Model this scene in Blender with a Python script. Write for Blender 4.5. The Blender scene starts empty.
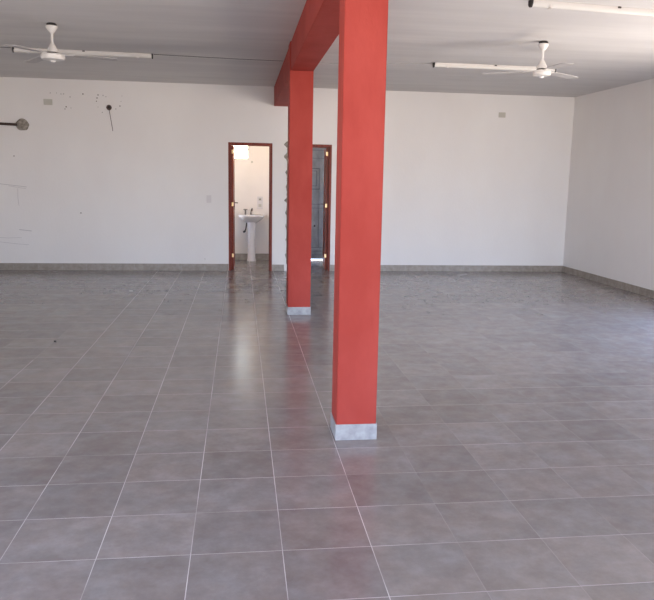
import bpy, bmesh, math, random
from mathutils import Vector, Matrix
random.seed(7)
S = bpy.context.scene
COL = S.collection

# ------------------------------------------------------------------ camera
F_PX, YAW, PITCH, ROLL, CAM_H = 721.80, 0.1306, 0.1645, 0.0193, 1.4642
def cam_axes():
    cy, sy, cp, sp = math.cos(YAW), math.sin(YAW), math.cos(PITCH), math.sin(PITCH)
    f = Vector((sy*cp, cy*cp, -sp)); r = Vector((cy, -sy, 0)); u = r.cross(f)
    cr, sr = math.cos(ROLL), math.sin(ROLL)
    return cr*r + sr*u, -sr*r + cr*u, f
cr_, cu_, cf_ = cam_axes()
cd = bpy.data.cameras.new('camera'); cam = bpy.data.objects.new('camera', cd); COL.objects.link(cam)
M4 = Matrix.Identity(4)
for i in range(3):
    M4[i][0] = cr_[i]; M4[i][1] = cu_[i]; M4[i][2] = -cf_[i]
M4[2][3] = CAM_H
cam.matrix_world = M4
cd.sensor_fit = 'HORIZONTAL'; cd.sensor_width = 36; cd.lens = F_PX/654*36
cd.shift_x = -(333.78-327)/654; cd.shift_y = -(300-299.13)/654
cd.clip_start = 0.05; cd.clip_end = 200
S.camera = cam

# ------------------------------------------------------------------ world, daylight, exposure
S.view_settings.view_transform = 'Standard'; S.view_settings.look = 'None'
S.view_settings.gamma = 1; S.view_settings.use_curve_mapping = False
S.view_settings.exposure = 0.02
W = bpy.data.worlds.new('sky'); S.world = W; W.use_nodes = True
nt = W.node_tree; bg = nt.nodes['Background']
tc = nt.nodes.new('ShaderNodeTexCoord'); sx = nt.nodes.new('ShaderNodeSeparateXYZ')
mr = nt.nodes.new('ShaderNodeMapRange'); mr.inputs[1].default_value = -1; mr.inputs[2].default_value = 1
rp = nt.nodes.new('ShaderNodeValToRGB')
nt.links.new(tc.outputs['Generated'], sx.inputs[0]); nt.links.new(sx.outputs[2], mr.inputs[0])
nt.links.new(mr.outputs[0], rp.inputs[0]); nt.links.new(rp.outputs[0], bg.inputs[0])
e = rp.color_ramp.elements
e[0].position = 0.0; e[0].color = (0.93, 0.82, 0.72, 1)       # sunlit street paving seen from the shop
e[1].position = 1.0; e[1].color = (0.30, 0.50, 1.0, 1)
for p_, c_ in ((0.485, (0.93, 0.82, 0.72, 1)), (0.505, (.94, .98, 1.06, 1)), (0.54, (0.78, .90, 1.12, 1)), (0.63, (0.50, 0.73, 1.22, 1))):
    n_ = e.new(p_); n_.color = c_
bg.inputs[1].default_value = 13.2

H = 2.8536; YB = 11.514; XR = 5.3994; XL = -4.1; YF = -4.0
WT = 0.15; BY = 13.1       # wall thickness, rear wall of the back rooms
OPEN = [(0.5, 5.2, 2.7)]     # unseen street-front opening, placed for its daylight: x0, x1, top

def area(name, loc, rot, sx_, sy_, power, color, portal=False):
    l = bpy.data.lights.new(name, 'AREA'); l.shape = 'RECTANGLE'; l.size = sx_; l.size_y = sy_
    l.energy = power; l.color = color
    if portal: l.cycles.is_portal = True
    o = bpy.data.objects.new(name, l); o.location = loc; o.rotation_euler = rot; COL.objects.link(o); return o
SIDE = [(-2.8, 2.0, 2.5)]                       # unseen left-wall opening added to let light in: y0, y1, top
SIDE_R = [(4.4, 7.2, 1.85)]                     # unseen right-wall opening added to brighten the right half
for y0, y1, zt in SIDE:
    area('daylight_portal', (XL-WT/2, (y0+y1)/2, zt/2), (0, math.radians(-90), 0), zt, y1-y0, 1, (1, 1, 1), True)
for y0, y1, zt in SIDE_R:
    area('daylight_portal', (XR+WT/2, (y0+y1)/2, zt/2), (0, math.radians(90), 0), zt, y1-y0, 1, (1, 1, 1), True)
for x0, x1, zt in OPEN:
    area('daylight_portal', ((x0+x1)/2, YF-WT/2, zt/2), (math.radians(90), 0, math.radians(0)), x1-x0, zt, 1, (1, 1, 1), True)

# ------------------------------------------------------------------ materials
def mat(name, rgb, rough=0.6, metal=0.0, spec=0.5, coat=0.0):
    m = bpy.data.materials.new(name); m.use_nodes = True
    b = m.node_tree.nodes['Principled BSDF']
    b.inputs['Base Color'].default_value = (*rgb, 1); b.inputs['Roughness'].default_value = rough
    b.inputs['Metallic'].default_value = metal; b.inputs['Specular IOR Level'].default_value = spec
    b.inputs['Coat Weight'].default_value = coat
    return m
def N(m, t, **kw):
    n = m.node_tree.nodes.new(t)
    for k, v in kw.items(): setattr(n, k, v)
    return n
def L(m, a, b): m.node_tree.links.new(a, b)
def pos(m, scale=(1, 1, 1)):
    g = N(m, 'ShaderNodeNewGeometry'); mp = N(m, 'ShaderNodeMapping')
    mp.inputs['Scale'].default_value = scale
    L(m, g.outputs['Position'], mp.inputs[0]); return mp.outputs[0]
def opos(m, scale=(1, 1, 1)):
    g = N(m, 'ShaderNodeTexCoord'); mp = N(m, 'ShaderNodeMapping')
    mp.inputs['Scale'].default_value = scale
    L(m, g.outputs['Object'], mp.inputs[0]); return mp.outputs[0]
def noise(m, vec, scale, detail=4, rough=0.55):
    n = N(m, 'ShaderNodeTexNoise'); n.inputs['Scale'].default_value = scale
    n.inputs['Detail'].default_value = detail; n.inputs['Roughness'].default_value = rough
    L(m, vec, n.inputs['Vector']); return n.outputs[0]
def mot(m, a, b, scale, vec=None, lo=0.35, hi=0.65, bump=0.0, bscale=None, detail=4):
    """mottle the base colour between a and b, optional bump"""
    vec = vec or pos(m); f = noise(m, vec, scale, detail)
    r = N(m, 'ShaderNodeValToRGB'); r.color_ramp.elements[0].position = lo; r.color_ramp.elements[1].position = hi
    r.color_ramp.elements[0].color = (*a, 1); r.color_ramp.elements[1].color = (*b, 1)
    L(m, f, r.inputs[0]); bs = m.node_tree.nodes['Principled BSDF']
    L(m, r.outputs[0], bs.inputs['Base Color'])
    if bump:
        bp = N(m, 'ShaderNodeBump'); bp.inputs['Strength'].default_value = bump; bp.inputs['Distance'].default_value = 0.01
        L(m, noise(m, vec, bscale or scale*6, 3), bp.inputs['Height']); L(m, bp.outputs[0], bs.inputs['Normal'])
    return m

wall_m = mot(mat('white_wall_paint', (.8, .78, .77), 0.75, spec=0.3), (.79, .765, .745), (.82, .80, .78), 1.1, pos(0 or bpy.data.materials['white_wall_paint'], (1, 1, .6)), bump=0.15, bscale=35)
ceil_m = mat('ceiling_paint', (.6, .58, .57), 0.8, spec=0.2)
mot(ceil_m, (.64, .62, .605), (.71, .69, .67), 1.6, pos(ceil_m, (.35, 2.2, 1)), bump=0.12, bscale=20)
bath_m = mat('cream_wall_paint', (.85, .8, .74), 0.6, spec=0.3)
mot(bath_m, (.80, .75, .70), (.84, .79, .74), 2)
red_m = mat('terracotta_red_paint', (.46, .04, .02), 0.6, spec=0.12)
mot(red_m, (.315, .043, .032), (.375, .059, .046), 3.5, pos(red_m, (1, 1, .5)), bump=0.25, bscale=25)
beam_m = red_m
skirt_m = mat('grey_skirting_tile', (.2, .19, .18), 0.35)
mot(skirt_m, (.26, .225, .19), (.36, .32, .275), 14)
plinth_m = mat('pale_grey_plinth_tile', (.34, .34, .34), 0.4)
mot(plinth_m, (.26, .26, .265), (.38, .38, .385), 18)
wood_m = mat('dark_red_wood', (.17, .03, .014), 0.4, spec=.3)
mot(wood_m, (.13, .018, .007), (.30, .050, .018), 9, pos(wood_m, (6, 6, .5)), lo=.3, hi=.7)
frame_m = mat('red_wood_frame', (.2, .035, .02), 0.45, spec=.3)
mot(frame_m, (.13, .018, .009), (.24, .036, .017), 9, pos(frame_m, (6, 6, .6)))
brass_m = mat('brass', (.85, .62, .32), 0.3, 1.0)
chrome_m = mat('tarnished_chrome', (.22, .20, .18), 0.3, 1.0)
dark_m = mat('black_plastic', (.012, .01, .01), 0.5)
hose_m = mat('dark_hose', (.07, .06, .055), 0.45, .4)
ceram_m = mat('white_ceramic', (.82, .79, .77), 0.12, coat=.5)
fan_m = mat('white_enamel', (.74, .72, .69), 0.35)
blade_m = mat('white_painted_blade', (.46, .44, .43), 0.5)
tube_m = mat('white_diffuser', (.66, .64, .60), 0.4)
tubebase_m = mat('white_batten_metal', (.66, .63, .60), 0.4)
plate_m = mat('ivory_plastic', (.52, .50, .44), 0.4)
plate2_m = mat('white_plastic', (.70, .67, .66), 0.45)
cement_m = mat('rough_grey_cement', (.25, .22, .19), 0.95, spec=.1)
mot(cement_m, (.21, .185, .155), (.40, .365, .32), 25, bump=0.9, bscale=60)
pipe_m = mat('dark_brown_pipe', (.05, .028, .022), 0.5)
iron_m = mat('grey_painted_iron', (.15, .16, .175), 0.5)
mot(iron_m, (.15, .153, .155), (.21, .213, .215), 12, pos(iron_m, (1, 1, .5)), bump=.2, bscale=40)
irond_m = mat('dark_iron_bar', (.07, .075, .08), 0.5)
mark_m = mat('pencil_mark', (.56, .54, .54), 0.9)
hole_m = mat('hole_shadow_plug', (.10, .06, .05), 0.9)
mastic_m = mat('grey_scuff', (.46, .44, .42), 0.9)
alu_m = mat('grey_aluminium', (.35, .34, .33), 0.4)

# floor tiles: 36 cm grey porcelain squares with pale grout
TILE, OX, OY = 0.36, -1.2753, 2.3166
fl = mat('grey_porcelain_tiles', (.15, .14, .14), 0.3, spec=.5)
def make_floor(m):
    g = N(m, 'ShaderNodeNewGeometry'); sp = N(m, 'ShaderNodeSeparateXYZ'); L(m, g.outputs['Position'], sp.inputs[0])
    def math_(op, a, b=None, c=None):
        n = N(m, 'ShaderNodeMath', operation=op)
        for i, v in enumerate((a, b, c)):
            if v is None: continue
            if isinstance(v, (int, float)): n.inputs[i].default_value = v
            else: L(m, v, n.inputs[i])
        return n.outputs[0]
    ux = math_('DIVIDE', math_('SUBTRACT', sp.outputs[0], OX), TILE)
    uy = math_('DIVIDE', math_('SUBTRACT', sp.outputs[1], OY), TILE)
    def edge(u):   # metres from nearest joint
        fr = math_('FRACT', u); return math_('MULTIPLY', math_('MINIMUM', fr, math_('SUBTRACT', 1.0, fr)), TILE)
    ex, ey = edge(ux), edge(uy)
    gx = math_('LESS_THAN', ex, 0.0017); gy = math_('LESS_THAN', ey, 0.0015)
    # how much pale grout remains in each joint
    wear = noise(m, pos(m, (1, 1, 1)), 1.9, 3)
    wr = N(m, 'ShaderNodeMapRange'); wr.inputs[1].default_value = .36; wr.inputs[2].default_value = .60
    wr.inputs[3].default_value = 0.12; wr.inputs[4].default_value = 1.0
    L(m, wear, wr.inputs[0])
    # joints on the right of the pillars are filled with dirt; cross joints keep most of their pale grout
    dx = N(m, 'ShaderNodeMapRange'); dx.inputs[1].default_value = .56; dx.inputs[2].default_value = .84; dx.inputs[3].default_value = 1.0; dx.inputs[4].default_value = .22
    L(m, sp.outputs[0], dx.inputs[0])
    dy = N(m, 'ShaderNodeMapRange'); dy.inputs[1].default_value = 3.6; dy.inputs[2].default_value = 6.0; dy.inputs[3].default_value = 1.0; dy.inputs[4].default_value = .35
    L(m, sp.outputs[1], dy.inputs[0])
    lx = N(m, 'ShaderNodeMapRange'); lx.inputs[1].default_value = -1.5; lx.inputs[2].default_value = -.5; lx.inputs[3].default_value = 1.0; lx.inputs[4].default_value = 0
    L(m, sp.outputs[0], lx.inputs[0])
    ly = N(m, 'ShaderNodeMapRange'); ly.inputs[1].default_value = 4.2; ly.inputs[2].default_value = 6.2; ly.inputs[3].default_value = 0.0; ly.inputs[4].default_value = .8
    L(m, sp.outputs[1], ly.inputs[0])
    gx = math_('MULTIPLY', gx, math_('SUBTRACT', 1.0, math_('MULTIPLY', lx.outputs[0], ly.outputs[0])))
    grout = math_('MAXIMUM', math_('MULTIPLY', gx, dx.outputs[0]), math_('MULTIPLY', gy, math_('MULTIPLY', math_('MAXIMUM', dx.outputs[0], .6), dy.outputs[0])))
    # per-tile tone
    cell = N(m, 'ShaderNodeCombineXYZ'); L(m, math_('FLOOR', ux), cell.inputs[0]); L(m, math_('FLOOR', uy), cell.inputs[1])
    wn = N(m, 'ShaderNodeTexWhiteNoise', noise_dimensions='3D'); L(m, cell.outputs[0], wn.inputs['Vector'])
    # cloudiness, offset differently in every tile
    off = N(m, 'ShaderNodeVectorMath', operation='SCALE'); L(m, wn.outputs['Color'], off.inputs[0]); off.inputs['Scale'].default_value = 30
    add = N(m, 'ShaderNodeVectorMath', operation='ADD'); L(m, g.outputs['Position'], add.inputs[0]); L(m, off.outputs[0], add.inputs[1])
    n1 = noise(m, add.outputs[0], 7.5, 6, .68)
    r = N(m, 'ShaderNodeValToRGB'); els = r.color_ramp.elements
    els[0].position = .34; els[0].color = (.205, .180, .170, 1); els[1].position = .68; els[1].color = (.282, .264, .255, 1)
    md = els.new(.5); md.color = (.240, .217, .206, 1)
    L(m, n1, r.inputs[0])
    tone = N(m, 'ShaderNodeMapRange'); tone.inputs[3].default_value = .90; tone.inputs[4].default_value = 1.10
    L(m, wn.outputs['Value'], tone.inputs[0])
    mul = N(m, 'ShaderNodeVectorMath', operation='SCALE'); L(m, r.outputs[0], mul.inputs[0]); L(m, tone.outputs[0], mul.inputs['Scale'])
    tint = N(m, 'ShaderNodeMix', data_type='RGBA'); tint.blend_type = 'MULTIPLY'; tint.inputs[0].default_value = 1
    tr_ = N(m, 'ShaderNodeValToRGB'); tr_.color_ramp.elements[0].position = .38; tr_.color_ramp.elements[1].position = .62
    tr_.color_ramp.elements[0].color = (1.03, 1.0, .975, 1); tr_.color_ramp.elements[1].color = (.97, .99, 1.005, 1)
    off2 = N(m, 'ShaderNodeVectorMath', operation='ADD'); L(m, add.outputs[0], off2.inputs[0]); off2.inputs[1].default_value = (7, 3, 0)
    L(m, noise(m, off2.outputs[0], 4.2, 4, .6), tr_.inputs[0]); L(m, mul.outputs[0], tint.inputs[6]); L(m, tr_.outputs[0], tint.inputs[7])
    mx = N(m, 'ShaderNodeMix', data_type='RGBA'); L(m, math_('MULTIPLY', grout, wr.outputs[0]), mx.inputs[0])
    L(m, tint.outputs[2], mx.inputs[6]); mx.inputs[7].default_value = (.58, .55, .53, 1)
    b = m.node_tree.nodes['Principled BSDF']; L(m, mx.outputs[2], b.inputs['Base Color'])
    rr = N(m, 'ShaderNodeMapRange'); rr.inputs[3].default_value = .18; rr.inputs[4].default_value = .235
    L(m, n1, rr.inputs[0])
    L(m, math_('MAXIMUM', rr.outputs[0], math_('MULTIPLY', grout, .8)), b.inputs['Roughness'])
    bp = N(m, 'ShaderNodeBump'); bp.inputs['Strength'].default_value = .12; bp.inputs['Distance'].default_value = .001
    L(m, math_('MULTIPLY', grout, -1.0), bp.inputs['Height'])
    L(m, bp.outputs[0], b.inputs['Normal'])
make_floor(fl)

def glass_mat():
    m = bpy.data.materials.new('warm_daylight_tint_glass'); m.use_nodes = True; t = m.node_tree
    t.nodes.remove(t.nodes['Principled BSDF']); out = t.nodes['Material Output']
    tr = t.nodes.new('ShaderNodeBsdfTransparent'); tr.inputs[0].default_value = (1, .90, .72, 1)  # warm daylight put into the pane colour, for the window and its floor reflection
    gl = t.nodes.new('ShaderNodeBsdfGlossy'); gl.inputs['Roughness'].default_value = .05
    fr = t.nodes.new('ShaderNodeFresnel'); fr.inputs[0].default_value = 1.45
    mx = t.nodes.new('ShaderNodeMixShader')
    t.links.new(fr.outputs[0], mx.inputs[0]); t.links.new(tr.outputs[0], mx.inputs[1]); t.links.new(gl.outputs[0], mx.inputs[2])
    t.links.new(mx.outputs[0], out.inputs[0]); return m
glass_m = glass_mat()

# ------------------------------------------------------------------ helpers
def bx(bm, x0, x1, y0, y1, z0, z1, bev=0.0, rot=None):
    r = bmesh.ops.create_cube(bm, size=1); vs = r['verts']
    for v in vs:
        v.co = Vector(((x0+x1)/2 + v.co.x*(x1-x0), (y0+y1)/2 + v.co.y*(y1-y0), (z0+z1)/2 + v.co.z*(z1-z0)))
    if bev:
        es = list({e_ for v in vs for e_ in v.link_edges})
        bmesh.ops.bevel(bm, geom=es, offset=bev, segments=2, affect='EDGES', clamp_overlap=True)
    return bm
def lathe(bm, prof, seg=28, c=(0, 0, 0), sx=1, sy=1, cap=True):
    rings = []
    for r, z in prof:
        rings.append([bm.verts.new((c[0]+sx*r*math.cos(2*math.pi*k/seg), c[1]+sy*r*math.sin(2*math.pi*k/seg), c[2]+z)) for k in range(seg)])
    for a, b in zip(rings, rings[1:]):
        for k in range(seg):
            bm.faces.new((a[k], a[(k+1) % seg], b[(k+1) % seg], b[k]))
    if cap:
        bm.faces.new(rings[0]); bm.faces.new(rings[-1])
    bmesh.ops.recalc_face_normals(bm, faces=bm.faces[:]); return bm
def tube(bm, pts, rad, seg=10):
    pts = [Vector(p) for p in pts]; rings = []
    for i, p in enumerate(pts):
        t = (pts[min(i+1, len(pts)-1)] - pts[max(i-1, 0)]).normalized()
        a = t.orthogonal().normalized() if i == 0 else (a - t*a.dot(t)).normalized()
        b = t.cross(a); rr = rad[i] if isinstance(rad, (list, tuple)) else rad
        rings.append([bm.verts.new(p + rr*(math.cos(2*math.pi*k/seg)*a + math.sin(2*math.pi*k/seg)*b)) for k in range(seg)])
    for r0, r1 in zip(rings, rings[1:]):
        for k in range(seg): bm.faces.new((r0[k], r0[(k+1) % seg], r1[(k+1) % seg], r1[k]))
    bm.faces.new(rings[0]); bm.faces.new(rings[-1])
    bmesh.ops.recalc_face_normals(bm, faces=bm.faces[:]); return bm
def prism(bm, pts, d):          # pts: 3d loop, extruded by vector d
    d = Vector(d); a = [bm.verts.new(p) for p in pts]; b = [bm.verts.new(Vector(p)+d) for p in pts]
    bm.faces.new(a); bm.faces.new(b[::-1]); n = len(a)
    for k in range(n): bm.faces.new((a[k], b[k], b[(k+1) % n], a[(k+1) % n]))
    bmesh.ops.recalc_face_normals(bm, faces=bm.faces[:]); return bm
def obj(name, bm, m, parent=None, smooth=False):
    me = bpy.data.meshes.new(name); bm.to_mesh(me); bm.free(); me.materials.append(m)
    o = bpy.data.objects.new(name, me); COL.objects.link(o)
    if smooth:
        for p in me.polygons: p.use_smooth = True
        try: me.set_sharp_from_angle(angle=math.radians(38))
        except Exception: pass
    if parent:
        o.parent = parent; o.location = (0, 0, 0)
    return o
B = bmesh.new
def box(name, m, x0, x1, y0, y1, z0, z1, parent=None, bev=0):
    return obj(name, bx(B(), x0, x1, y0, y1, z0, z1, bev), m, parent)
def struct(o): o['kind'] = 'structure'; return o
def tag(o, label, cat, group=None):
    o['label'] = label; o['category'] = cat
    if group: o['group'] = group
    return o
def thing(name, loc, label, cat, group=None, rz=0):
    o = bpy.data.objects.new(name, None); o.empty_display_size = .1; COL.objects.link(o)
    o.location = loc; o.rotation_euler = (0, 0, rz); return tag(o, label, cat, group)

# ------------------------------------------------------------------ room shell
struct(box('floor', fl, XL-WT, XR+WT, YF-WT, BY+WT, -.12, 0))
struct(box('ceiling', ceil_m, XL-WT, XR+WT, YF-WT, BY+WT, H, H+.15))
bm = B(); ys = YF
for y0, y1, zt in SIDE:
    bx(bm, XL-WT, XL, ys, y0, 0, H); bx(bm, XL-WT, XL, y0, y1, zt, H); ys = y1
bx(bm, XL-WT, XL, ys, YB+WT, 0, H)
struct(obj('wall_left', bm, wall_m))
bm = B(); ys = YF
for y0, y1, zt in SIDE_R:
    bx(bm, XR, XR+WT, ys, y0, 0, H); bx(bm, XR, XR+WT, y0, y1, zt, H); ys = y1
bx(bm, XR, XR+WT, ys, BY, 0, H)
struct(obj('wall_right', bm, wall_m))
# back wall with two doorways
D1 = (-.180, .503, 2.0); D2 = (.757, 1.437, 2.0)
bm = B()
for x0, x1, z0, z1 in ((XL, D1[0], 0, D1[2]), (D1[1], D2[0], 0, D1[2]), (D2[1], XR, 0, D1[2]), (XL, XR, D1[2], H)):
    bx(bm, x0, x1, YB, YB+WT, z0, z1)
bmesh.ops.remove_doubles(bm, verts=bm.verts[:], dist=1e-5)
wall_back = struct(obj('wall_back', bm, wall_m))
# street-front wall behind the camera, with an unseen opening placed to let daylight in
bm = B(); xs = XL
for x0, x1, zt in OPEN:
    bx(bm, xs, x0, YF-WT, YF, 0, H); bx(bm, x0, x1, YF-WT, YF, zt, H); xs = x1
bx(bm, xs, XR, YF-WT, YF, 0, H)
struct(obj('wall_front', bm, wall_m))
# small rooms behind: rear wall with bathroom window and exterior doorway
WX0, WX1, WZ0, WZ1 = -.34, .150, 1.786, 2.06
EX0, EX1 = .80, 1.62
bm = B()
bx(bm, XL, WX0, BY, BY+WT, 0, H); bx(bm, WX0, WX1, BY, BY+WT, 0, WZ0); bx(bm, WX0, WX1, BY, BY+WT, WZ1, H)
bx(bm, WX1, EX0, BY, BY+WT, 0, H); bx(bm, EX0, EX1, BY, BY+WT, 2.04, H); bx(bm, EX1, 2.0, BY, BY+WT, 0, H); bx(bm, 2.0, 3.8, BY, BY+WT, 0, .9); bx(bm, 2.0, 3.8, BY, BY+WT, 2.2, H); bx(bm, 3.8, XR, BY, BY+WT, 0, H)  # unseen passage window on the right added to light the iron door
struct(obj('wall_rear', bm, bath_m))
bm = B()
bx(bm, -1.15, -1.05, YB+WT, 12.1, 0, H); bx(bm, -1.15, -1.05, 12.9, BY, 0, H)
bx(bm, -1.15, -1.05, 12.1, 12.9, 0, .7); bx(bm, -1.15, -1.05, 12.1, 12.9, 2.0, H)  # unseen side opening added to brighten the lower bathroom walls
struct(obj('wall_bathroom_left', bm, bath_m))
struct(box('wall_partition', bath_m, .60, .70, YB+WT, BY, 0, H))

# skirting
SK = .108; ST = .012
struct(box('baseboard_back_left', skirt_m, XL+ST, D1[0]-.004, YB-ST, YB, 0, SK, bev=.001))
struct(box('baseboard_back_middle', skirt_m, D1[1]+.004, D2[0]-.06, YB-ST, YB, 0, .10, bev=.001))
struct(box('baseboard_back_right', skirt_m, D2[1]+.004, XR-ST, YB-ST, YB, 0, .10, bev=.001))
bm = B(); ys = YF+.01
for y0, y1, zt in SIDE_R: bx(bm, XR-ST, XR, ys, y0, 0, .10, .001); ys = y1
bx(bm, XR-ST, XR, ys, YB-.001, 0, .10, .001); struct(obj('baseboard_right', bm, skirt_m))
bm = B(); ys = YF+.01
for y0, y1, zt in SIDE: bx(bm, XL, XL+ST, ys, y0, 0, SK, .001); ys = y1
bx(bm, XL, XL+ST, ys, YB-.001, 0, SK, .001); struct(obj('baseboard_left', bm, skirt_m))
struct(box('baseboard_bathroom', skirt_m, -1.05, .60, BY-ST, BY, 0, .11, bev=.001))
# skirting joints every 36 cm are drawn by thin grout strips
bm = B()
x = OX - 7*TILE
while x < XR-.05:
    if not (D1[0]-.02 < x < D1[1]+.02 or D2[0]-.08 < x < D2[1]+.02):
        bx(bm, x-.0015, x+.0015, YB-ST-.0008, YB-ST+.002, .001, .099)
    x += TILE
gj = obj('trim_1', bm, mat('skirting_grout', (.42, .40, .38), .9)); struct(gj)
bm = B(); y = SIDE_R[0][1] + .2
while y < YB-.05:
    bx(bm, XR-ST-.0008, XR-ST+.002, y-.0015, y+.0015, .001, .099); y += TILE
struct(obj('trim_2', bm, bpy.data.materials['skirting_grout']))

# door frames
def frame(name, D, stop_side):
    x0, x1, zt = D; w = .038; bm = B()
    bx(bm, x0, x0+w, YB-.006, YB+WT+.004, 0, zt, .003); bx(bm, x1-w, x1, YB-.006, YB+WT+.004, 0, zt, .003)
    bx(bm, x0+w, x1-w, YB-.006, YB+WT+.004, zt-w, zt, .003)
    # rebate stop
    for a, b in ((x0+w, x0+w+.010), (x1-w-.010, x1-w)):
        bx(bm, a, b, YB+.05, YB+.085, 0, zt-w)
    bx(bm, x0+w+.010, x1-w-.010, YB+.05, YB+.085, zt-w-.010, zt-w)
    return struct(obj(name, bm, frame_m))
frame('trim_3', D1, 0); frame('trim_4', D2, 1)

# open wooden leaves, hung on the jambs and swung into the rooms behind
def leaf(name, hinge_x, side, ang, label, length=.60):
    # local: y along the leaf away from the hinge, x thickness towards +x
    o = thing(name, (hinge_x, YB+.095, 0), label, 'door', rz=ang)
    t = .034; s = side
    def X(a, b): return (min(s*a, s*b), max(s*a, s*b))
    p0, p1 = X(0, t)
    bm = B()
    st = .095; z0, z1 = .008, 1.952
    bx(bm, p0, p1, 0, st, z0, z1, .003); bx(bm, p0, p1, length-st, length, z0, z1, .003)
    for a, b in ((z0, .20), (.86, .98), (1.85, z1)): bx(bm, p0, p1, st, length-st, a, b, .002)
    obj('leaf_frame', bm, wood_m, o)
    q0, q1 = X(.009, t-.009)
    for a, b in ((.20, .86), (.98, 1.85)):
        bm = B(); bx(bm, q0, q1, st, length-st, a, b); r0, r1 = X(.004, t-.004)
        bx(bm, r0, r1, st+.05, length-st-.05, a+.05, b-.05, .004)
        obj('panel', bm, wood_m, o)
    for z in (.235, 1.045, 1.860):
        bm = B(); h0, h1 = X(-.004, .012)
        tube(bm, [((h0+h1)/2+s*.012, -.012, z-.030), ((h0+h1)/2+s*.012, -.012, z+.030)], .0085, 12)
        g0, g1 = X(t-.002, t+.002)
        bx(bm, g0, g1, -.014, .018, z-.028, z+.028)
        f0, f1 = X(.002, t); bx(bm, f0, f1, -.0025, .0005, z-.028, z+.028)
        hh = obj('hinge', bm, brass_m, o); hh['label'] = 'brass butt hinge'
    bm = B(); e0, e1 = X(t, t+.004)
    bx(bm, e0, e1, length-.065, length-.03, .93, 1.09, .001)
    tube(bm, [(s*t, length-.047, 1.05), (s*(t+.045), length-.047, 1.05), (s*(t+.05), length-.06, 1.05), (s*(t+.05), length-.15, 1.05)], .008, 10)
    k = obj('handle', bm, hose_m, o); k['label'] = 'dark lever handle'
    return o
leaf('wooden_door', D1[0]+.042, 1, math.radians(-1.5), 'red-brown wooden door swung open against the left jamb of the bathroom doorway')
leaf('wooden_door', D2[1]-.042, -1, math.radians(-3.5), 'red-brown wooden door standing open at the doorway to the grey iron door')

# ragged strip of bare cement along the second door frame
def ragged():
    pts = []; z = 0.11; left = []
    bumps = [(1.985, .050, .060), (1.80, .050, .075), (1.56, .026, .05), (1.33, .016, .06), (1.12, .040, .05), (.93, .020, .06), (.72, .016, .07), (.50, .014, .05), (.25, .020, .07)]
    while z < 2.04:
        w = .012 + .006*random.random()
        for bz, amp, s_ in bumps: w += amp*math.exp(-((z-bz)/(s_*.5))**2)
        left.append((.745-w, z)); z += .012
    loop = [(x_, YB-.006, z_) for x_, z_ in left] + [(.758, YB-.006, 2.04), (.758, YB-.006, .11)]
    return prism(B(), loop, (0, .012, 0))
struct(obj('trim_5', ragged(), cement_m))

# ------------------------------------------------------------------ bathroom window
w1 = struct(obj('window_1', (lambda bm: (bx(bm, WX0, WX1, BY+.05, BY+.085, WZ0, WZ0+.012), bx(bm, WX0, WX1, BY+.05, BY+.085, WZ1-.012, WZ1),
     bx(bm, WX0, WX0+.012, BY+.05, BY+.085, WZ0+.012, WZ1-.012), bx(bm, WX1-.012, WX1, BY+.05, BY+.085, WZ0+.012, WZ1-.012),
     bx(bm, WX0+.012, WX1-.012, BY+.055, BY+.08, 1.955, 1.973)) and bm)(B()), alu_m))
box('pane', glass_m, WX0+.012, WX1-.012, BY+.066, BY+.069, WZ0+.012, 1.955, w1)
box('pane', glass_m, WX0+.012, WX1-.012, BY+.066, BY+.069, 1.973, WZ1-.012, w1)

# exterior iron door at the end of the corridor
idr = thing('iron_door', (EX0, BY+.03, 0), 'grey painted iron door with panels, shut behind the second doorway', 'door')
wI = EX1-EX0
bm = B(); bx(bm, .004, wI-.004, .012, .030, .012, 2.03)
obj('sheet', bm, iron_m, idr)
bm = B()
bx(bm, .004, .09, 0, .012, .012, 2.03, .002); bx(bm, wI-.195, wI-.004, 0, .012, .012, 2.03, .002)
for a, b in ((.012, .085), (.165, .215), (.950, 1.005), (1.84, 1.965)): bx(bm, .09, wI-.195, 0, .012, a, b, .002)
bx(bm, .5*(wI-.105)-.02, .5*(wI-.105)+.02, .002, .012, .215, .950, .002)
obj('door_frame_bars', bm, iron_m, idr)
bm = B()
for z in (.090, .160, .225, .942, 1.012, 1.832, 1.972): bx(bm, .006, wI-.006, -.003, .014, z-.004, z+.004)
for x_ in (wI-.198,): bx(bm, x_-.003, x_+.003, -.003, .014, .225, .94)
m_ = obj('moulding', bm, irond_m, idr); m_['label'] = 'dark moulding lines'
bm = B()
for a, b, c, d in ((.36, .63, 1.275, 1.29), (.36, .63, 1.64, 1.655), (.36, .375, 1.29, 1.64), (.615, .63, 1.29, 1.64),
                   (.40, .575, 1.335, 1.345), (.565, .575, 1.345, 1.60), (.40, .41, 1.345, 1.60), (.40, .575, 1.60, 1.61)):
    bx(bm, a, b, -.006, .013, c, d)
obj('peep_hatch', bm, irond_m, idr)
bm = B(); lathe(bm, [(.018, 0), (.018, .01), (.008, .014)], 16)
bmesh.ops.rotate(bm, verts=bm.verts[:], cent=(0, 0, 0), matrix=Matrix.Rotation(math.radians(90), 3, 'X'))
bmesh.ops.translate(bm, verts=bm.verts[:], vec=(.545, 0.003, .62)); obj('lock', bm, dark_m, idr)

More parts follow.
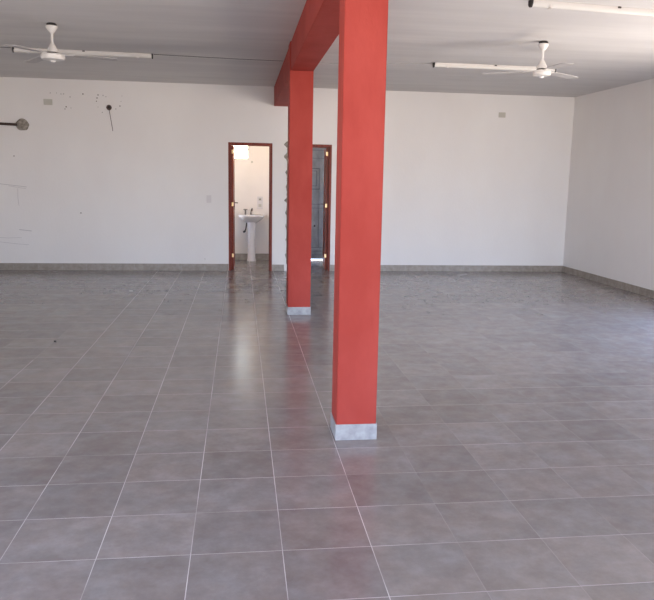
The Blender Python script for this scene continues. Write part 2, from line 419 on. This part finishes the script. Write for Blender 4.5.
# ------------------------------------------------------------------ beam and pillars
def pillar(name, x0, x1, y0, y1, label, ph):
    o = thing(name, ((x0+x1)/2, (y0+y1)/2, 0), label, 'pillar')
    hx, hy = (x1-x0)/2, (y1-y0)/2
    obj('shaft', bx(B(), -hx, hx, -hy, hy, 0.0, H, .004), red_m, o)
    t = .005; bm = B()
    bx(bm, -hx-t, hx+t, -hy-t, -hy, 0, ph, .001); bx(bm, -hx-t, hx+t, hy, hy+t, 0, ph, .001)
    bx(bm, -hx-t, -hx, -hy, hy, 0, ph, .001); bx(bm, hx, hx+t, -hy, hy, 0, ph, .001)
    p = obj('plinth_tiles', bm, plinth_m, o); p['label'] = 'pale grey tile plinth'
    return o
pillar('pillar', .539, .767, 3.884, 4.10, 'large terracotta red square pillar nearest the camera, on grey tile plinth', .093)
pillar('pillar', .513, .758, 7.723, 7.99, 'smaller red square pillar further back under the beam, before the doorways', .085)
beam = obj('ceiling_beam', bx(B(), .523, .757, YF, YB, 2.5615, H, .004), red_m)
tag(beam, 'long red concrete beam under the ceiling, carried on the two red pillars', 'beam')

# ------------------------------------------------------------------ ceiling fans
def fan(loc, rm, ang, label, drop=0.0):
    o = thing('ceiling_fan', loc, label, 'ceiling fan', 'ceiling fans'); z = -drop   # origin at the ceiling
    obj('ceiling_hook', lathe(B(), [(.034, 0), (.046, -.008), (.046, -.020), (.03, -.026)], 20), dark_m, o, True)
    obj('canopy', lathe(B(), [(.050, -.024), (.054, -.032), (.050, -.045), (.036, -.066), (.022, -.086), (.014, -.092)], 28), fan_m, o, True)
    obj('downrod', lathe(B(), [(.0105, -.09), (.0105, -.178)], 16), fan_m, o, True)
    obj('lower_canopy', lathe(B(), [(.012, -0.173), (.018, -0.183), (.028, -0.203), (.044, -0.233), (.056, -0.260), (.050, -0.264)], 28), fan_m, o, True)
    obj('motor_gap', lathe(B(), [(.040, -0.262), (.052, -0.266), (.052, -0.278), (.04, -0.280)], 24), dark_m, o, True)
    mo = obj('motor_housing', lathe(B(), [(rm*.6, -0.276), (rm*.92, -0.280), (rm, -0.290), (rm, -0.314), (rm*.93, -0.328), (rm*.60, -0.335), (.03, -0.337)], 36), fan_m, o, True)
    obj('hub_cap', lathe(B(), [(.026, -0.336), (.024, -0.344), (.016, -0.352), (.006, -0.355)], 20), fan_m, o, True)
    for k in range(3):
        a = math.radians(ang + 120*k); R_ = Matrix.Rotation(a, 4, 'Z')
        # blade: rounded board, slightly pitched
        bm = B(); r0, r1 = .175, .58; n = 10; up, lo = [], []
        for i in range(n+1):
            r = r0+(r1-r0)*i/n; hw = .048+.016*(i/n)
            if i == 0: hw = .036
            if i == n: hw = .045
            zz = -0.287 - .012*(i/n)
            up.append(Vector((r, hw, zz - .05*hw))); lo.append(Vector((r, -hw, zz + .05*hw)))
        prism(bm, up + lo[::-1], (0, 0, .005)); bm.transform(R_)
        b = obj('blade', bm, blade_m, o)
        bm = B(); bx(bm, .05, .225, -.016, .016, -0.287, -0.282, .001); bx(bm, .175, .225, -.032, .032, -0.287, -0.282, .001)
        bm.transform(R_ @ Matrix.Rotation(-.05, 4, 'X') @ Matrix.Translation((0, 0, 0)))
        bm2 = bm; br = obj('blade_bracket', bm2, fan_m, b)
    return o
fan((-1.745, 7.36, H), .108, 6, 'white three-blade ceiling fan hanging to the left of the red beam')
fan((2.99, 7.16, H), .092, 32, 'white three-blade ceiling fan hanging to the right of the red beam')

# ------------------------------------------------------------------ tube battens
def batten(c, ang, label, ln=1.53):
    o = thing('tube_light', (c[0], c[1], H), label, 'ceiling light', 'unlit ceiling tube lights', rz=ang)
    h = ln/2
    obj('batten_body', bx(B(), -h+.02, h-.02, -.022, .022, -.026, 0, .003), tubebase_m, o)
    bm = B(); pts = []
    for k in range(13):
        a = math.pi*(k/12); pts.append((-h+.012, .0255*math.cos(a), -.022-.030*math.sin(a)))
    prism(bm, pts, (ln-.024, 0, 0)); obj('diffuser_tube', bm, tube_m, o, True)
    for s in (-1, 1):
        bm = B(); pts = []
        for k in range(13):
            a = math.pi*(k/12); pts.append((s*h, .029*math.cos(a), -.020-.036*math.sin(a)))
        pts = [(s*h, .029, -.001)] + pts + [(s*h, -.029, -.001)]
        prism(bm, pts, (-s*.014, 0, 0)); e_ = obj('end_cap', bm, dark_m, o); e_['label'] = 'black end cap'
        bm = B(); bx(bm, s*(h-.17)-.012, s*(h-.17)+.012, -.0265, .0265, -.054, -.020, .002)
        cl = obj('clip', bm, tubebase_m, o)
    bm = B(); bx(bm, -.014, .014, -.030, .030, -.014, 0, .002); obj('ceiling_clip', bm, hose_m, o)
    return o
batten((-1.76, 8.866), math.radians(2.3), 'white tube light on the ceiling behind the left fan')
batten((3.045, 8.705), math.radians(.3), 'white tube light on the ceiling behind the right fan')
batten((2.975, 5.695), math.radians(6.2), 'white tube light nearest the camera at the top right corner of the view')
cb = obj('ceiling_cable', tube(B(), [(-4.09, 8.78, H-.004), (-2.55, 8.845, H-.003)], .0025, 8), hose_m); tag(cb, 'thin surface cable on the ceiling running to the left end of the tube light', 'cable')
cb = obj('ceiling_cable', tube(B(), [(-.985, 8.90, H-.004), (.0, 8.99, H-.004), (.521, 9.01, H-.003)], .0025, 8), hose_m); tag(cb, 'thin surface cable on the ceiling between the left tube light and the red beam', 'cable')
cb = obj('ceiling_cable', tube(B(), [(.759, 9.01, H-.004), (1.3, 9.045, H-.004), (2.27, 8.75, H-.003)], .0025, 8), mastic_m); tag(cb, 'thin surface cable on the ceiling between the red beam and the right tube light', 'cable')

# ------------------------------------------------------------------ things on the back wall
def plate(name, x, z, w, h, m, label, cat, sockets=()):
    o = thing(name, (x, YB, z), label, cat)
    obj('cover_plate', bx(B(), -w/2, w/2, -.009, 0, -h/2, h/2, .003), m, o)
    obj('insert', bx(B(), -w*.30, w*.30, -.012, -.008, -h*.28, h*.28, .001), m, o)
    return o
plate('blanking_plate', -2.827, 2.516, .125, .085, plate_m, 'small ivory rectangular cover plate high on the back wall, left side', 'cover plate')
plate('blanking_plate', 4.186, 2.537, .115, .080, plate_m, 'small ivory rectangular cover plate high on the back wall, right side', 'cover plate')
sw = plate('light_switch', -.481, 1.124, .075, .115, plate2_m, 'white light switch on the back wall left of the bathroom doorway', 'switch')
obj('rocker', bx(B(), -.012, .012, -.015, -.011, -.02, .02, .001), plate2_m, sw)

jb = thing('wire_outlet', (-1.95, YB, 2.464), 'dark round wire hole with a thin loose wire hanging down the left back wall', 'wire outlet')
bm = B(); lathe(bm, [(.040, 0), (.040, .004), (.030, .007)], 22); bm.transform(Matrix.Rotation(math.radians(90), 4, 'X'))
obj('hole_rim', bm, hole_m, jb, True)
bm = B(); lathe(bm, [(.022, 0), (.020, .014), (.008, .018)], 14); bm.transform(Matrix.Translation((.004, 0, .004)) @ Matrix.Rotation(math.radians(90), 4, 'X'))
obj('taped_wire_end', bm, dark_m, jb, True)
obj('wire', tube(B(), [(0, -.012, 0), (.008, -.03, -.05), (.018, -.02, -.13), (.03, -.012, -.22), (.042, -.010, -.30), (.047, -.010, -.345)], .0042, 8), hole_m, jb)

pp = thing('wall_pipe', (-3.25, YB, 2.178), 'dark pipe entering the left back wall through a round grey cement patch', 'pipe')
bm = B(); tube(bm, [(-.84, -.030, .022), (-.4, -.030, .008), (-.02, -.028, -.004)], .019, 14); obj('pipe', bm, pipe_m, pp, True)
bm = B(); bmesh.ops.create_uvsphere(bm, u_segments=28, v_segments=18, radius=1)
for v in bm.verts:
    n_ = 1 + .05*math.sin(5*v.co.x+2*v.co.z) + .04*math.cos(7*v.co.z)
    v.co = Vector((v.co.x*.098*n_+.045, v.co.y*.040-.004, v.co.z*.083*n_))
obj('cement_patch', bm, cement_m, pp, True)

# screw holes and scribbles left on the wall (parts of the wall)
holes = [(-2.79, 2.648), (-2.70, 2.65), (-2.637, 2.638), (-2.60, 2.64), (-2.509, 2.60), (-2.321, 2.648), (-2.104, 2.641), (-2.032, 2.636), (-1.99, 2.62),
         (-1.756, 2.638), (-1.773, 2.56), (-1.79, 2.49), (-2.588, 2.423), (-2.57, 2.455), (-2.501, 2.44), (-2.11, 2.466), (-1.85, 2.445), (-2.12, 2.597), (-2.13, 2.55), (-2.05, 2.39),
         (-3.35, 1.717), (-2.415, .882), (-.552, .184)]
for hx_, hz_ in holes:
    bm = B(); r_ = random.uniform(.006, .010); lathe(bm, [(r_, 0), (r_*.8, .0012)], 8)
    bm.transform(Matrix.Translation((hx_, YB-.0001, hz_)) @ Matrix.Rotation(math.radians(90), 4, 'X'))
    obj('screw_hole', bm, mastic_m if random.random() < .6 else hole_m, wall_back)
def scr(pts, r=.003):
    bm = B(); tube(bm, [(a, YB-.0004, b) for a, b in pts], r, 6)
    for v in bm.verts: v.co.y = YB + (v.co.y-YB)*.3
    obj('pencil_line', bm, mark_m, wall_back)
scr([(-3.98, 1.345), (-3.57, 1.302), (-3.38, 1.283), (-3.19, 1.262)], .0045); scr([(-3.45, 1.275), (-3.20, 1.235)], .003)
scr([(-3.32, 1.24), (-3.325, 1.10), (-3.315, .98)], .0035); scr([(-3.33, .62), (-3.15, .60)], .006); scr([(-3.62, .43), (-3.35, .40), (-3.20, .39)], .003)
scr([(-3.62, .50), (-3.50, .49), (-3.3, .50)], .0025)

# ------------------------------------------------------------------ bathroom fittings
sk = thing('pedestal_sink', (.20, 12.86, 0), 'white ceramic pedestal sink against the bathroom wall', 'sink')
# basin: rounded D shape, lofted
def dring(w, d, z, n=44, yoff=0.0, pw=2.7):
    out = []
    for k in range(n):
        a = 2*math.pi*k/n; c, s = math.cos(a), math.sin(a)
        x_ = w*math.copysign(abs(c)**(2/pw), c); y_ = d*math.copysign(abs(s)**(2/pw), s)
        out.append((x_, y_+yoff, z))
    return out
bm = B(); prev = None; first = None
for w, d, z, yo in ((.075, .07, .66, .05), (.105, .10, .685, .04), (.150, .140, .715, .025), (.200, .178, .755, .01), (.222, .195, .785, .0), (.226, .200, .802, 0), (.224, .198, .812, 0), (.216, .190, .815, 0),
                    (.186, .140, .812, -.028), (.176, .130, .800, -.028), (.150, .108, .745, -.026), (.105, .075, .705, -.022), (.03, .025, .695, -.02)):
    ring = [bm.verts.new(p_) for p_ in dring(w, d, z, yoff=yo+.035)]
    if prev:
        for k in range(44): bm.faces.new((prev[k], prev[(k+1) % 44], ring[(k+1) % 44], ring[k]))
    else: bm.faces.new(ring)
    prev = ring
bm.faces.new(prev); bmesh.ops.recalc_face_normals(bm, faces=bm.faces[:]); obj('basin', bm, ceram_m, sk, True)
obj('pedestal', lathe(B(), [(.084, 0), (.084, .02), (.073, .05), (.066, .20), (.064, .42), (.068, .60), (.080, .69)], 32, (0, .04, 0), 1, .95), ceram_m, sk, True)
bm = B(); tube(bm, [(-.105, .20, .812), (-.105, .20, .86)], .014, 12); tube(bm, [(-.105, .20, .86), (-.105, .20, .90)], [.012, .018], 12)
for a in (0, math.pi/2):
    tube(bm, [(-.105-.036*math.cos(a), .20-.036*math.sin(a), .905), (-.105+.036*math.cos(a), .20+.036*math.sin(a), .905)], .009, 8)
obj('tap', bm, chrome_m, sk, True)
bm = B(); tube(bm, [(-.01, .20, .812), (-.01, .20, .845)], .016, 12); tube(bm, [(-.01, .20, .845), (.0, .195, .90), (.012, .17, .925), (.014, .13, .915), (.012, .10, .885)], .009, 12)
obj('spout', bm, chrome_m, sk, True)
bm = B(); tube(bm, [(-.085, .18, .70), (-.088, .19, .62), (-.10, .195, .55), (-.115, .21, .515)], .011, 10); obj('supply_hose', bm, hose_m, sk, True)
bm = B(); tube(bm, [(-.115, .238, .515), (-.115, .185, .515)], .016, 12); tube(bm, [(-.115, .19, .515), (-.145, .185, .50)], .018, 10); obj('stop_valve', bm, hose_m, sk, True)
bm = B(); tube(bm, [(.07, .19, .715), (.09, .185, .700), (.125, .19, .712)], .011, 10); obj('wall_bracket', bm, dark_m, sk, True)

so = thing('wall_socket', (.354, BY, 1.02), 'ivory double socket plate on the bathroom wall above the sink', 'socket')
obj('cover_plate', bx(B(), -.05, .05, -.009, 0, -.105, .115, .003), plate2_m, so)
for z in (.065, -.045):
    p_ = obj('socket', bx(B(), -.026, .026, -.013, -.008, z-.026, z+.026, .002), plate_m, so)
obj('socket_hole', bx(B(), -.012, .012, -.0145, -.012, .058, .074), hose_m, so)
mh = thing('mirror_hook', (.211, BY, 1.739), 'small grey hook high on the bathroom wall', 'hook')
obj('hook_plate', bx(B(), -.016, .016, -.006, 0, -.018, .018, .002), plate_m, mh)
obj('hook_arm', tube(B(), [(0, -.005, .0), (0, -.022, -.004), (0, -.026, .010)], .004, 8), plate_m, mh)

# unseen warm light added to brighten the bathroom, just above the doorway's view
bl = thing('fill_lamp', (.16, YB+WT, 2.22), 'unseen fill lamp added above the doorway inside the bathroom', 'lamp')
def yrot(bm):
    bm.transform(Matrix.Rotation(math.radians(-90), 4, 'X')); return bm
bulb = mat('warm_fill_glow', (.9, .8, .65), .5)
bb_ = bulb.node_tree.nodes['Principled BSDF']; bb_.inputs['Emission Color'].default_value = (1, .86, .70, 1); bb_.inputs['Emission Strength'].default_value = 55
obj('fill_lamp_base', yrot(lathe(B(), [(.07, .0), (.07, .03)], 24)), fan_m, bl, True)
obj('fill_lamp_globe', yrot(lathe(B(), [(.06, .03), (.10, .05), (.11, .08), (.09, .12), (.04, .145), (.01, .15)], 28)), bulb, bl, True)

# ------------------------------------------------------------------ litter on the floor
bm = B(); bmesh.ops.create_icosphere(bm, subdivisions=2, radius=1)
for v in bm.verts: v.co = Vector((v.co.x*.011*(1+.25*math.sin(4*v.co.y)), v.co.y*.009, v.co.z*.008*(1+.2*math.sin(5*v.co.x))+.0075))
pb = obj('pebble', bm, dark_m); pb.location = (-1.624, 6.486, 0); tag(pb, 'tiny dark pebble lying on the floor tiles at the left', 'pebble')
bm = B(); prism(bm, [(-.022, -.012, .001), (.018, -.016, .001), (.024, .008, .001), (.002, .018, .001), (-.020, .010, .001)], (0, 0, .005))
sc_ = obj('paint_chip', bm, tubebase_m); sc_.location = (-1.388, 9.388, 0); tag(sc_, 'tiny white paint chip on the floor tiles towards the left back wall', 'paint chip')
